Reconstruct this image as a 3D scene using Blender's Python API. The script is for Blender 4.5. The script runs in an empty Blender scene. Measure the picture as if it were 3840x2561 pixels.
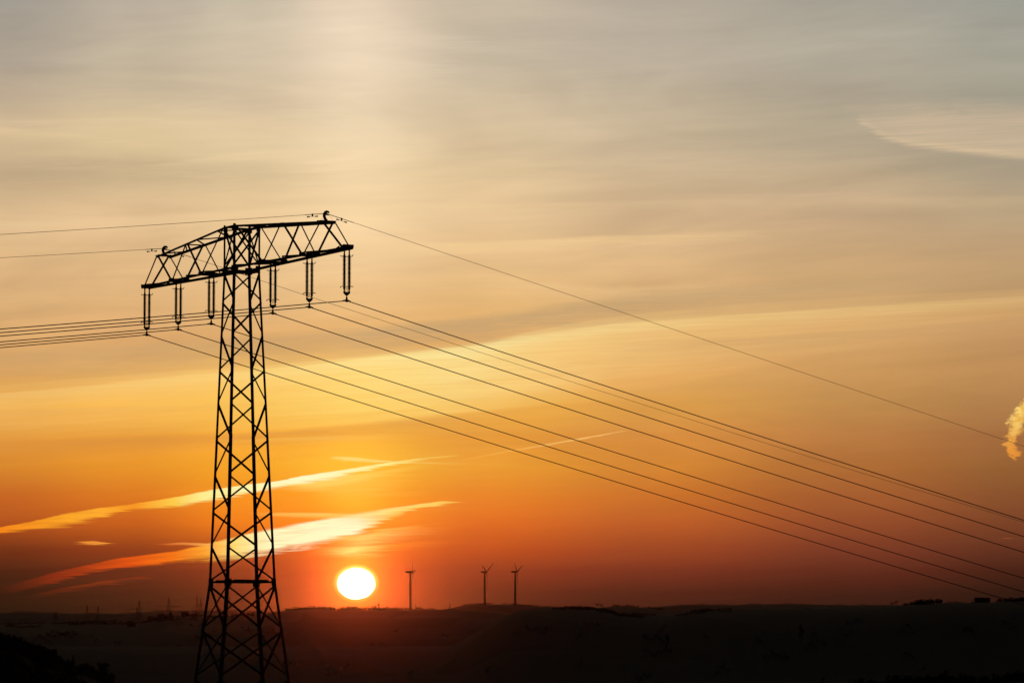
import bpy, math, random
import numpy as np
from mathutils import Vector, noise as mnoise
R = math.radians
scn = bpy.context.scene
COL = scn.collection

# ------------------------------------------------------------------ camera
PITCH = 0.07882
F, CX, CY = 14400.0, 1920.0, 1280.5
cam = bpy.data.cameras.new('camera'); cam.lens = 135; cam.sensor_width = 36
cam.clip_start = 1.0; cam.clip_end = 80000
camo = bpy.data.objects.new('camera', cam); COL.objects.link(camo)
camo.location = (0, 0, 0); camo.rotation_euler = (math.pi/2+PITCH, 0, 0)
scn.camera = camo
scn.view_settings.view_transform = 'Standard'; scn.view_settings.look = 'None'
scn.view_settings.exposure = 0.0; scn.view_settings.gamma = 1.0
cp, sp = math.cos(PITCH), math.sin(PITCH)

def ray(x, y):                       # direction seen at a point of the photograph
    u = (CY-y)/F; r = (x-CX)/F
    return Vector((r, cp-u*sp, sp+u*cp)).normalized()
def azel(x, y):
    d = ray(x, y); return math.degrees(math.atan2(d.x, d.y)), math.degrees(math.asin(d.z))
def ground_xy(x, dist):              # plan position in the direction of column x
    a = math.atan((x-CX)/F/cp); return dist*math.sin(a), dist*math.cos(a)
def tanel(y): return math.tan(PITCH+math.atan((CY-y)/F))
SUN_AZ, SUN_EL = azel(1336, 2188)

# ------------------------------------------------------------------ world
world = bpy.data.worlds.new('World'); scn.world = world; world.use_nodes = True
NT = world.node_tree; NT.nodes.clear()
def s2l(c): return tuple(((v/255)/12.92 if v/255 <= .04045 else ((v/255+.055)/1.055)**2.4) for v in c)
class V:
    def __init__(s, k): s.k = k
    def __add__(a, b): return mth('ADD', a, b)
    def __radd__(a, b): return mth('ADD', b, a)
    def __sub__(a, b): return mth('SUBTRACT', a, b)
    def __rsub__(a, b): return mth('SUBTRACT', b, a)
    def __mul__(a, b): return mth('MULTIPLY', a, b)
    def __rmul__(a, b): return mth('MULTIPLY', b, a)
    def __truediv__(a, b): return mth('DIVIDE', a, b)
def setin(sock, v):
    if isinstance(v, V): NT.links.new(v.k, sock)
    elif isinstance(v, (tuple, list)) and len(v) == 3 and sock.type == 'RGBA': sock.default_value = (*v, 1)
    else: sock.default_value = v
_memo = {}; _keep = []
def key(*a): return tuple(id(x) if isinstance(x, V) else x for x in a)
def mth(op, a, b=0.0, c=0.0, clamp=False):
    k = key('m', op, a, b, c, clamp)
    if k not in _memo: _memo[k] = mth_(op, a, b, c, clamp); _keep.extend((a, b, c))
    return _memo[k]
def mth_(op, a, b=0.0, c=0.0, clamp=False):
    n = NT.nodes.new('ShaderNodeMath'); n.operation = op; n.use_clamp = clamp
    setin(n.inputs[0], a); setin(n.inputs[1], b); setin(n.inputs[2], c); return V(n.outputs[0])
def sstep(x, a, b):
    n = NT.nodes.new('ShaderNodeMapRange'); n.interpolation_type = 'SMOOTHSTEP'
    setin(n.inputs['Value'], x); 
    if a < b: n.inputs[1].default_value = a; n.inputs[2].default_value = b; n.inputs[3].default_value = 0; n.inputs[4].default_value = 1
    else: n.inputs[1].default_value = b; n.inputs[2].default_value = a; n.inputs[3].default_value = 1; n.inputs[4].default_value = 0
    return V(n.outputs[0])
def gauss(x, w):
    q = x/w; return mth('POWER', math.e, q*q*-1.0)
def mixc(f, a, b, mode='MIX'):
    n = NT.nodes.new('ShaderNodeMix'); n.data_type = 'RGBA'; n.blend_type = mode; n.clamp_factor = True
    setin(n.inputs[0], f); setin(n.inputs[6], a); setin(n.inputs[7], b); return V(n.outputs[2])
def ramp(x, lo, hi, stops):          # stops: (value, linear rgb)
    n = NT.nodes.new('ShaderNodeValToRGB'); cr = n.color_ramp
    stops = sorted(stops, key=lambda s: s[0])
    while len(cr.elements) > 1: cr.elements.remove(cr.elements[0])
    for i, (p, c) in enumerate(stops):
        pos = min(1, max(0, (p-lo)/(hi-lo)))
        e = cr.elements[0] if i == 0 else cr.elements.new(pos)
        e.position = pos; e.color = (*c, 1)
    setin(n.inputs[0], mth('DIVIDE', x-lo, hi-lo)); return V(n.outputs[0])
def fcurve(x, lo, hi, pts, ylo, yhi):
    n = NT.nodes.new('ShaderNodeFloatCurve'); c = n.mapping.curves[0]
    pts = sorted(((p-lo)/(hi-lo), q) for p, q in pts)
    n.mapping.use_clip = False
    if pts[0][0] > .001: pts.insert(0, (0, pts[0][1]))
    if pts[-1][0] < .999: pts.append((1, pts[-1][1]))
    while len(c.points) < len(pts): c.points.new(.5, .5)
    for cpn, p in zip(c.points, pts): cpn.location = p; cpn.handle_type = 'VECTOR'
    n.mapping.update()
    setin(n.inputs['Value'], mth('DIVIDE', x-lo, hi-lo, clamp=True)); return V(n.outputs[0])
def noise(x, y, scale, detail=3, rough=.55, z=0.0, dist=0.0):
    c = NT.nodes.new('ShaderNodeCombineXYZ'); setin(c.inputs[0], x); setin(c.inputs[1], y); c.inputs[2].default_value = z
    n = NT.nodes.new('ShaderNodeTexNoise'); n.inputs['Scale'].default_value = scale
    n.inputs['Detail'].default_value = detail; n.inputs['Roughness'].default_value = rough; n.inputs['Distortion'].default_value = dist
    NT.links.new(c.outputs[0], n.inputs['Vector']); return V(n.outputs[0])

tc = NT.nodes.new('ShaderNodeTexCoord'); sx = NT.nodes.new('ShaderNodeSeparateXYZ')
NT.links.new(tc.outputs['Generated'], sx.inputs[0])
DX, DY, DZ = (V(sx.outputs[i]) for i in range(3))
AZ = mth('ARCTAN2', DX, DY)*(180/math.pi)      # degrees right of the line of sight
EL = mth('ARCSINE', DZ)*(180/math.pi)          # degrees above the horizon
S = 3840/2351.0                                # rows and columns below are read off a 2351 wide view
cols = [0, 300, 560, 820, 1100, 1500, 1950, 2351]
TAB = {
 0:   [(160,153,142),(186,173,156),(200,187,165),(222,201,176),(206,190,167),(188,176,160),(172,166,152),(158,157,146)],
 150: [(178,164,146),(198,182,157),(210,192,165),(228,206,178),(208,191,165),(191,177,156),(180,170,152),(166,162,146)],
 300: [(210,184,147),(220,195,152),(225,199,160),(231,207,170),(216,192,157),(200,180,150),(187,172,146),(172,163,141)],
 400: [(200,173,136),(213,187,145),(226,199,155),(240,211,166),(229,200,156),(207,181,146),(193,170,138),(177,160,132)],
 500: [(213,181,135),(227,192,144),(236,202,150),(244,212,160),(234,199,150),(213,180,138),(199,168,130),(186,161,125)],
 600: [(220,181,129),(230,190,135),(238,199,143),(244,206,150),(235,194,138),(219,180,129),(203,166,118),(190,155,112)],
 700: [(222,178,120),(225,180,121),(230,186,126),(236,190,126),(226,180,116),(214,170,113),(204,161,107),(192,150,100)],
 780: [(220,170,107),(216,165,104),(220,168,102),(228,174,102),(228,174,98),(222,172,102),(210,163,99),(198,151,94)],
 860: [(222,166,93),(230,176,98),(246,192,100),(250,198,102),(244,190,98),(230,173,93),(209,157,88),(190,143,83)],
 930: [(230,166,84),(242,176,84),(250,188,86),(252,194,86),(242,180,82),(219,158,79),(195,143,76),(178,130,73)],
 1000:[(222,147,64),(230,152,64),(243,166,64),(250,174,64),(236,156,64),(211,139,65),(187,126,64),(165,111,59)],
 1070:[(213,126,50),(230,138,48),(248,157,46),(253,176,56),(240,150,54),(210,128,55),(180,110,54),(152,97,51)],
 1140:[(200,95,38),(222,112,36),(247,139,34),(252,150,36),(232,122,42),(199,107,45),(165,91,46),(138,81,45)],
 1200:[(178,75,32),(200,87,31),(240,118,28),(248,130,28),(220,98,35),(185,87,42),(150,75,42),(122,65,38)],
 1260:[(118,42,22),(150,57,30),(190,74,35),(226,98,28),(198,77,34),(165,71,41),(130,60,39),(102,50,32)],
 1310:[(82,31,18),(115,44,28),(150,57,32),(196,70,32),(164,62,36),(140,59,40),(112,50,36),(82,39,28)],
 1360:[(56,23,16),(82,35,25),(108,44,32),(150,46,30),(126,48,34),(108,48,36),(88,42,32),(62,33,26)],
 1400:[(38,18,13),(60,28,22),(80,35,28),(110,34,27),(96,38,30),(85,40,31),(72,36,30),(48,28,24)],
 1470:[(22,12,10),(34,18,15),(46,22,18),(60,24,20),(52,24,20),(46,24,20),(40,22,20),(28,18,16)],
}
rows = sorted(TAB)
KB = [.76,.74,.74,.74,.76,.86,.98,1.0]; KG = [1.03,1.045,1.045,1.045,1.04,1.02,1.0,1.0]
for _k in rows:
    if _k <= 400: TAB[_k] = [(a_, b_, c_) for a_, b_, c_ in TAB[_k]]
    if 480 < _k < 1010: TAB[_k] = [(a_, b_-(0 if q > 3 else 1), c_+2) for q, (a_, b_, c_) in enumerate(TAB[_k])]
    if 900 < _k < 1290: TAB[_k] = [(a_, b_*(KG[q] if 1050 < _k < 1230 else 1.0), c_*KB[q]) for q, (a_, b_, c_) in enumerate(TAB[_k])]
    if 770 < _k < 1010: TAB[_k] = [(a_-(3 if q > 3 else 0), b_-(5 if q > 3 else 0), c_) for q, (a_, b_, c_) in enumerate(TAB[_k])]
    if _k >= 1290: TAB[_k] = [(a_, b_*.95, c_*.88) for a_, b_, c_ in TAB[_k]]
azs = [azel(c*S, 1500)[0] for c in cols]
sky = None
for i, c in enumerate(cols):
    st = []
    for r_ in rows:
        k_ = 1.0 if r_ < 1230 else max(.5, 1.0-(r_-1230)/260.0)
        st.append((azel(c*S, r_*S)[1], tuple(v*k_ for v in s2l(TAB[r_][i]))))
    rc = ramp(EL, -1.0, 10.2, st)
    if sky is None: sky = rc
    else: sky = mixc(sstep(AZ, azs[i-1], azs[i]), sky, rc)

# soft cirrus: long streaks slightly rising to the right
TL = EL - AZ*0.055
n_big = noise(AZ*.16+3.1, TL*.8, 1.0, 4, .55, 2.0, .9)
n_mid = noise(AZ*.22, TL*2.4, 1.0, 4, .6, 7.0, .8)
n_fine = noise(AZ*.55, TL*11.0, 1.0, 3, .6, 4.0, .3)
high = sstep(EL, 1.0, 4.0)
mod = 1.0 + (n_big-.5)*(high*.40+.16) + (n_mid-.5)*(high*.08+.12) + (n_fine-.5)*.05
def scale(col, f):
    n = NT.nodes.new('ShaderNodeVectorMath'); n.operation = 'SCALE'
    setin(n.inputs[0], col); setin(n.inputs['Scale'], f); return V(n.outputs[0])
def addc(a, b):
    n = NT.nodes.new('ShaderNodeVectorMath'); n.operation = 'ADD'
    setin(n.inputs[0], a); setin(n.inputs[1], b); return V(n.outputs[0])
def const(c):
    n = NT.nodes.new('ShaderNodeCombineXYZ')
    for k in range(3): n.inputs[k].default_value = c[k]
    return V(n.outputs[0])
sky = scale(sky, mod)

def curve_px(pts, az=None):     # el of a line of points (x, y) over az
    a = [azel(x*S, y*S) for x, y in pts]
    yl, yh = min(p[1] for p in a)-.05, max(p[1] for p in a)+.05
    return fcurve(az or AZ, -8.2, 8.2, a, yl, yh)
def val_az(pts, ylo=0.0, yhi=1.0, az=None):
    return fcurve(az or AZ, -8.2, 8.2, [(azel(x*S, 1200*S)[0], v) for x, v in pts], ylo, yhi)
PXD = math.degrees(1/F)*S                # one unit of the 2351 view in degrees
wisp = noise(AZ*1.1, TL*9, 1.0, 4, .65, 11.0, 1.2)
wisp2 = noise(AZ*3.0, TL*24, 1.0, 3, .6, 15.0, 1.0)
def sharp(n, a=.36, b=.64): return sstep(n, a, b)
fib = sharp(noise(AZ*.55+EL*.3, EL*30, 1.0, 4, .6, 51.0, .6))       # fine fibres, lying nearly level
fibs = sharp(noise(AZ*.55+EL*.3, EL*36, 1.0, 5, .68, 51.0, .6), .26, .74)
fib2 = sharp(noise(AZ*1.3, (EL-AZ*.07)*16, 1.0, 3, .6, 57.0, .8))
def ribbon(pts, width, opac, col, soft=.7, ragged=.9, lowsoft=1.0, shift=.22):
    """pts: centre line, width: half widths by x, opac: opacity by x, col: colour by x."""
    const_w = len(width) == 2 and width[0][1] == width[1][1]
    wid = (lambda az_: width[0][1]*PXD) if const_w else (lambda az_: val_az(wpts, 0, 60, az_)*PXD)
    azs_ = AZ + (fibs-.5)*(shift*2.4) + (wisp-.5)*shift*1.5
    azu = AZ + (fibs-.5)*(shift*.4)
    wpts = [(x, v) for x, v in width]
    du = (EL-curve_px(pts, azu))/wid(azu) + (wisp-.5)*ragged*.7
    dl_ = (EL-curve_px(pts, azs_))/wid(azs_) + (wisp-.5)*ragged*.9 + (fib2-.5)*ragged*.5
    m = sstep(du, 1.0+soft*.3, 1.0-soft*.5)*sstep(dl_, -1.0-soft*lowsoft*1.3, -1.0+soft*1.1)
    m = m*val_az(opac, az=azs_)*(fib2*.26+fib*.18+.78)
    m = mth('MINIMUM', m, 1.0)
    cc = ramp(AZ, -8.2, 8.2, [(azel(x*S, 1200*S)[0], s2l(v)) for x, v in col])
    return m, cc
sky_l = []
# broad bright sheet with two crisp upper edges
e1 = curve_px([(0,884),(215,866),(428,849),(500,846),(700,830),(870,814),(960,804),(1050,794),(1120,784),(1200,764),(1350,734),(1500,716),(1750,694),(2050,676),(2351,664)])
e2 = curve_px([(0,902),(215,882),(428,859),(560,850),(700,838),(870,817),(960,807),(1050,797),(1120,788),(1200,770),(1300,756),(1408,742),(1600,728),(1900,708),(2351,678)])
jit = (wisp-.5)*.03 + (fib2-.5)*.010
d1 = e1-EL + jit; d2 = e2-EL + jit
op = val_az([(0,.55),(250,.6),(500,.68),(700,.85),(900,1),(1100,1),(1300,.9),(1600,.75),(2000,.65),(2351,.6)])
streak = sharp(noise(AZ*.30, (EL-AZ*.08)*10, 1.0, 4, .6, 21.0, .5))
streak2 = sharp(noise(AZ*.5, (EL-AZ*.03)*34, 1.0, 3, .6, 23.0, .4))
SHC = ramp(AZ, -8.2, 8.2, [(azel(x*S, 850*S)[0], s2l(v)) for x, v in
      [(0,(247,196,116)),(500,(255,208,112)),(800,(255,222,128)),(1050,(255,228,146)),(1300,(252,212,134)),(1600,(244,198,124)),(2000,(234,186,118)),(2351,(222,174,112))]])
b1 = sstep(d1, -.006, .02)*mth('POWER', math.e, mth('MAXIMUM', d1, 0.0)*-4.0)*op*.38
sky = mixc(b1, sky, SHC)
lowe = curve_px([(0,985),(430,975),(673,972),(986,948),(1251,905),(1408,848),(1600,826),(1900,790),(2351,745)])
b2 = sstep(d2, -.006, .028)*(sstep(EL-lowe+(fib2-.5)*.05, -.28, .14)*.75+.25)*mth('POWER', math.e, mth('MAXIMUM', d2, 0.0)*-.75)*op
sky = mixc(mth('MINIMUM', b2*(streak*.26+streak2*.20+.60), 1.0), sky, SHC)
b3 = gauss(d2-.07, .09)*val_az([(0,.1),(500,.3),(800,.7),(1050,.9),(1250,.6),(1700,.3),(2351,.25)])*(streak2*.4+.6)
sky = mixc(b3*.55, sky, s2l((255,236,164)))
# darker bands under and over the sheet
for pts, w, o, cdark in (
   ([(0,830),(400,806),(800,778),(1100,750),(1500,690),(2351,632)], 24, [(0,.3),(600,.4),(1000,.65),(1400,.6),(1900,.45),(2351,.4)], (190,158,114)),
   ([(0,1024),(215,1017),(429,1011),(673,1000),(986,968),(1251,940),(1408,930),(1700,902)], 13, [(0,.4),(300,.45),(700,.5),(900,.45),(1150,.25),(1408,.22),(1700,0)], (216,142,66)),
   ([(0,950),(200,944),(429,938),(673,925)], 10, [(0,.25),(300,.2),(600,.12),(673,0)], (222,158,84)),
   ([(1350,800),(1700,786),(2000,768),(2351,742)], 12, [(1350,0),(1600,.22),(2000,.35),(2351,.35)], (196,152,104)),
   ([(0,392),(300,384),(560,396),(760,404)], 28, [(0,.55),(400,.45),(700,.15),(760,0)], (188,164,132)),
   ([(0,215),(250,205),(520,215),(800,262)], 26, [(0,.2),(300,.35),(560,.3),(800,0)], (190,172,150)),
   ([(980,120),(1200,90),(1500,110),(1900,150),(2351,190)], 46, [(980,0),(1100,.3),(1400,.3),(1900,.2),(2351,.2)], (178,167,152)),
   ([(900,395),(1200,350),(1700,330),(2000,330),(2351,390)], 30, [(900,0),(1300,.12),(1800,.25),(2351,.5)], (166,152,132))):
    m, cc = ribbon(pts, [(0, w), (2351, w)], o, [(0, cdark), (2351, cdark)], soft=1.3, ragged=.8, shift=.35)
    sky = mixc(m, sky, cc)
# lighter soft streaks high up
for pts, w, o, cl in (
   ([(0,285),(300,278),(560,292),(700,300)], 9, [(0,.2),(250,.45),(480,.4),(640,0)], (232,206,166)),
   ([(300,390),(450,372),(600,352),(800,350),(950,345)], 8, [(300,0),(450,.35),(600,.4),(850,.2),(950,0)], (240,212,168)),
   ([(0,300),(150,312),(300,330),(430,345)], 8, [(0,.4),(150,.3),(300,.3),(430,0)], (232,204,156)),
   ([(820,580),(1000,568),(1175,560),(1500,547),(1775,534)], 9, [(820,.1),(1000,.5),(1300,.6),(1550,.4),(1800,0)], (246,208,150)),
   ([(1000,610),(1200,655),(1400,672),(1600,664),(1800,655)], 12, [(1000,0),(1200,.3),(1350,.4),(1600,.2),(1800,0)], (240,200,142)),
   ([(1400,452),(1700,452),(2000,450),(2200,462)], 9, [(1400,0),(1600,.3),(1900,.35),(2200,0)], (214,182,146)),
   ([(0,520),(400,505),(700,480),(1000,480),(1500,470)], 12, [(0,.3),(400,.3),(800,.4),(1200,.3),(1500,.1)], (244,210,160))):
    m, cc = ribbon(pts, [(0, w), (2351, w)], o, [(0, cl), (2351, cl)], soft=1.4, ragged=1.0, shift=.4)
    sky = mixc(m, sky, cc)
# feathered cirrus at the upper right
cu = curve_px([(1900,238),(2000,236),(2150,237),(2351,240)]); cl_ = curve_px([(1900,236),(1930,247),(1960,268),(1990,302),(2020,328),(2082,340),(2155,347),(2265,361),(2351,367)])
fibc = sharp(noise(AZ*.45, (EL-AZ*.035)*24, 1.0, 5, .68, 31.0, .5), .28, .72)
azc = AZ + (fibc-.5)*.55 + (wisp-.5)*.5
cu = curve_px([(1900,238),(2000,236),(2150,237),(2351,240)], azc); cl_ = curve_px([(1900,236),(1930,246),(1960,264),(1990,292),(2030,322),(2082,338),(2155,347),(2265,360),(2351,367)], AZ+(fibc-.5)*.16+(wisp-.5)*.2)
dl = EL-cl_+(wisp2-.5)*.03
cm = sstep(dl, -.05, .09)*sstep(cu-EL+(wisp-.5)*.35, -.12, .3)*sstep(azc, azel(1880*S,300)[0], azel(2150*S,300)[0])
sky = mixc(cm*(fibc*.35+.42), sky, s2l((212,186,155)))
sky = mixc(gauss(dl-.05, .07)*cm*(fibc*.5+.15)*.8, sky, s2l((232,204,158)))
# sun pillar
pz = AZ-SUN_AZ
pw = gauss(pz+(noise(AZ*.3, EL*.5, 1.0, 2, .5, 5.0)-.5)*.25, fcurve(EL, -1, 10.2, [(-1,.3),(.5,.36),(2,.5),(5,.8),(8,.8),(10.2,.6)], 0, 1))
pil = pw*fcurve(EL, -1, 10.2, [(-1,.0),(.6,.06),(1.0,.22),(1.25,.34),(1.55,.16),(1.8,.14),(2.1,.30),(2.6,.12),(3.6,.04),(5,.02),(7,.035),(8.3,.06),(9.2,.08),(10.2,.06)], 0, 1)
sky = addc(sky, scale(mixc(sstep(EL, 2.5, 6), const((.9,.46,.04)), const((.8,.66,.46))), pil*(n_mid*.8+.6)))
# lit lower streaks and old contrails
feats = [
 # second long streak (broad, nearest the sun)
 ([(20,1352),(110,1328),(200,1305),(280,1290),(400,1278),(500,1262),(600,1244),(650,1236),(720,1222),(800,1206),(860,1190),(930,1168),(1000,1155),(1040,1150)],
  [(20,9),(110,11),(200,9),(300,11),(400,13),(500,20),(600,27),(680,27),(760,25),(820,21),(860,14),(930,6),(1000,4),(1040,2)],
  [(0,.05),(60,.25),(150,.5),(300,.85),(450,.95),(600,1),(830,1),(880,.8),(930,.6),(1000,.8),(1035,.4),(1050,0)],
  [(0,(120,36,14)),(150,(180,56,20)),(300,(238,88,18)),(400,(250,120,22)),(470,(255,165,48)),(540,(255,222,120)),(620,(255,248,190)),(820,(255,250,200)),(900,(255,222,110)),(1040,(255,196,80))], .4, .6, .7, .12),
 # first long streak
 ([(0,1216),(80,1203),(150,1191),(230,1176),(300,1163),(400,1151),(480,1136),(560,1122),(640,1110),(700,1099),(760,1090),(830,1076),(900,1063),(970,1053),(1045,1046)],
  [(0,6),(80,8),(150,12),(230,10),(300,6),(400,9),(480,11),(560,9),(640,6),(690,8),(760,7),(830,5),(900,3),(970,2.5),(1045,1.5)],
  [(0,.95),(300,1),(480,1.1),(800,1.15),(900,1.0),(960,.6),(1040,.4),(1060,0)],
  [(0,(250,138,24)),(150,(253,166,40)),(230,(255,172,48)),(310,(252,154,36)),(400,(255,204,74)),(470,(255,240,146)),(700,(255,252,198)),(880,(255,238,140)),(1040,(252,200,86))], .45, .75, 1.3, .15),
 ([(370,1250),(420,1247),(470,1250),(520,1256)], [(370,2),(450,3),(520,5)], [(365,0),(400,.6),(470,.8),(520,.6),(540,0)], [(370,(236,110,46)),(520,(255,190,90))], .6, .6, 1.0),
 ([(1040,1060),(1150,1039),(1300,1013),(1440,988)], [(1040,1.2),(1300,2.0),(1440,1.2)], [(1030,0),(1100,.3),(1200,.55),(1300,.8),(1410,.8),(1445,0)], [(1040,(252,190,90)),(1440,(250,190,110))], .5, .15, 1.0, .03),
 ([(755,1049),(800,1052),(850,1057),(900,1060),(1000,1063),(1150,1066)], [(755,2),(830,4),(900,2),(1150,1)], [(750,0),(780,.6),(850,.9),(910,.6),(1000,.25),(1150,0)], [(755,(255,230,130)),(1150,(246,180,80))], .6, .5, 1.0),
 ([(175,1245),(215,1245),(258,1249)], [(175,2),(215,4),(258,2)], [(172,0),(195,.8),(245,.8),(262,0)], [(175,(250,150,55)),(258,(250,160,60))], .6, .6, 1.0),
 ([(600,1180),(700,1181),(820,1184),(900,1186)], [(600,4),(760,5),(900,3)], [(590,0),(640,.6),(760,.75),(860,.4),(905,0)], [(600,(255,190,84)),(800,(255,216,112)),(900,(255,190,80))], 1.0, .4, 1.0),
 ([(900,1185),(1000,1172),(1060,1168),(1200,1170)], [(900,12),(1000,8),(1200,4)], [(700,0),(900,.35),(1000,.3),(1100,.12),(1200,0)], [(700,(255,160,50)),(1200,(240,130,50))], 1.2, .8, 1.0),
 ([(700,1262),(800,1264),(850,1262),(950,1250),(1060,1240)], [(700,6),(820,10),(1060,5)], [(690,0),(760,.55),(815,.95),(850,.8),(900,.35),(1000,.2),(1080,0)], [(700,(250,130,36)),(815,(255,228,122)),(900,(253,160,50)),(1060,(236,110,40))], .9, .6, 1.0),
 ([(740,1240),(830,1236),(950,1222),(1050,1210)], [(740,8),(830,10),(1050,6)], [(730,0),(800,.7),(850,.65),(930,.3),(1060,0)], [(740,(255,170,60)),(830,(255,232,130)),(1050,(245,130,45))], 1.2, .7, 1.0),
 ([(750,1120),(850,1112),(950,1100)], [(750,12),(850,14),(950,8)], [(700,0),(780,.5),(850,.55),(920,.2),(960,0)], [(700,(255,210,96)),(950,(255,190,80))], 1.4, .6, 1.0),
 ([(778,1278),(800,1279),(812,1281)], [(778,1.2),(812,1.2)], [(775,0),(790,.6),(805,.5),(815,0)], [(778,(255,150,50)),(812,(255,150,50))], .4, .2, 1.0),
 ([(2285,1243),(2312,1233)], [(2285,1.2),(2312,1.6)], [(2282,0),(2295,.35),(2310,.3),(2316,0)], [(2285,(200,104,56)),(2312,(204,108,56))], .4, .1, 1.0),
 ([(60,1372),(150,1352),(230,1338),(300,1328),(360,1318)], [(60,5),(230,4),(360,2)], [(55,0),(110,.2),(230,.35),(320,.25),(370,0)], [(60,(130,42,18)),(360,(190,70,26))], .8, .6, 1.0),
 ([(560,1012),(700,1006),(820,1004),(950,1000)], [(560,3),(820,5),(950,3)], [(500,0),(650,.4),(820,.4),(980,0)], [(500,(255,200,90)),(950,(250,190,86))], 1.2, .6, 1.0),
 ([(640,1115),(720,1112),(800,1098),(900,1082),(960,1070)], [(640,5),(800,8),(960,4)], [(620,0),(680,.6),(800,.7),(900,.45),(980,0)], [(620,(255,226,120)),(980,(255,206,90))], 1.2, .9, 1.4),
 ([(800,1140),(900,1135),(1000,1128)], [(800,6),(1000,4)], [(760,0),(830,.35),(930,.25),(1020,0)], [(760,(255,190,70)),(1020,(250,170,60))], 1.3, .6, 1.0),
 ([(820,1182),(900,1170),(980,1158),(1030,1154)], [(820,6),(920,5),(1030,2)], [(790,0),(850,.7),(930,.7),(1000,.7),(1036,0)], [(790,(255,236,150)),(1036,(255,214,100))], .8, .7, 1.0),
 ([(850,1222),(930,1212),(1010,1200)], [(850,5),(1010,3)], [(830,0),(870,.6),(940,.35),(1020,0)], [(830,(255,220,110)),(1020,(246,140,45))], 1.0, .8, 1.0),
]
# halo first, so that the streaks lie over it
ax = (AZ-SUN_AZ); ay = (EL-SUN_EL)
rr = mth('SQRT', ax*ax+ay*ay)
sky = addc(sky, scale(const((.55,.17,.0)), mth('POWER', math.e, rr*-1.1)*.22))
sky = addc(sky, scale(const((1.0,.15,.0)), mth('POWER', math.e, mth('MAXIMUM', rr-.22, 0.0)*-5.5)*1.25))
for pts, w, o, cc_, soft, rag, ls, *sh in feats:
    m, cc = ribbon(pts, w, o, cc_, soft=soft, ragged=rag, lowsoft=ls, shift=sh[0] if sh else .22)
    sky = mixc(m, sky, cc)
# the small sunlit cloud
wx = AZ - fcurve(EL, 2.4, 4.2, [(azel(3800,y)[1], azel(x,y)[0]) for x, y in
      [(3808,1720),(3800,1690),(3785,1665),(3795,1640),(3808,1610),(3815,1570),(3830,1540),(3850,1515),(3872,1480),(3905,1440)]], 7.0, 8.2)
ww = fcurve(EL, 2.4, 4.2, [(azel(3800,y)[1], v) for y, v in [(1735,0),(1718,8),(1690,22),(1670,20),(1650,14),(1620,20),(1590,26),(1560,24),(1530,22),(1490,20),(1440,18)]], 0, 40)*math.degrees(1/F)
pn = sharp(noise(AZ*7, EL*11, 1.0, 5, .68, 41.0, .8), .3, .7)
pm = sstep(mth('ABSOLUTE', wx+(pn-.5)*.09+(wisp2-.5)*.12)/(ww+.002), 1.5, .45)*sstep(EL, azel(3800,1735)[1], azel(3800,1712)[1])*sstep(EL, 4.1, 3.9)
sky = mixc(pm*(pn*.22+.78), sky, mixc(sstep(EL, azel(3800,1700)[1], azel(3800,1560)[1]), s2l((236,150,56)), mixc(pn, s2l((246,184,76)), s2l((255,218,122)))))
# the sun's disc, flattened by refraction, with a bloom rim
ex = ax/(43.0*PXD); eyy = ay/mth('ADD', sstep(ay, -.02, .02)*(1.0*PXD), 35.0*PXD)
re = mth('SQRT', ex*ex+eyy*eyy)
sky = addc(sky, scale(const((1.0,.55,.12)), sstep(re, 1.32, .94)*1.0*(sstep(ay,-.25,.2)*.75+.25)))
re = re*(1.0+(noise(AZ*6, EL*9, 1.0, 2, .5, 61.0)-.5)*.07)
sky = mixc(sstep(re, 1.07, .93), sky, const((2.4,2.2,1.7)))
# beyond the bright western sector the dusk sky dims to a physical twilight sky
nish = NT.nodes.new('ShaderNodeTexSky'); nish.sky_type = 'NISHITA'; nish.sun_disc = False
nish.sun_elevation = R(SUN_EL); nish.sun_rotation = R(SUN_AZ); nish.air_density = 1.3; nish.dust_density = 3.0
away = mth('MAXIMUM', sstep(mth('ABSOLUTE', AZ), 9, 28), sstep(EL, 10.5, 19))
sky = mixc(away, sky, scale(V(nish.outputs[0]), .012))
sky = mixc(sstep(EL, -.9, -2.5), sky, const((.004,.003,.003)))
bg = NT.nodes.new('ShaderNodeBackground'); out = NT.nodes.new('ShaderNodeOutputWorld')
NT.links.new(sky.k, bg.inputs[0]); bg.inputs[1].default_value = 1.0
NT.links.new(bg.outputs[0], out.inputs[0])
world.cycles.sampling_method = 'MANUAL'; world.cycles.sample_map_resolution = 2048

# ------------------------------------------------------------------ sun lamp
sl = bpy.data.lights.new('sun', 'SUN'); sl.energy = 0.042; sl.angle = R(.53); sl.color = (1.0, .13, .03)
so = bpy.data.objects.new('sun', sl); COL.objects.link(so)
sd = Vector((math.sin(R(SUN_AZ))*math.cos(R(SUN_EL)), math.cos(R(SUN_AZ))*math.cos(R(SUN_EL)), math.sin(R(SUN_EL))))
so.rotation_euler = (-sd).to_track_quat('-Z', 'Y').to_euler()

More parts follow.
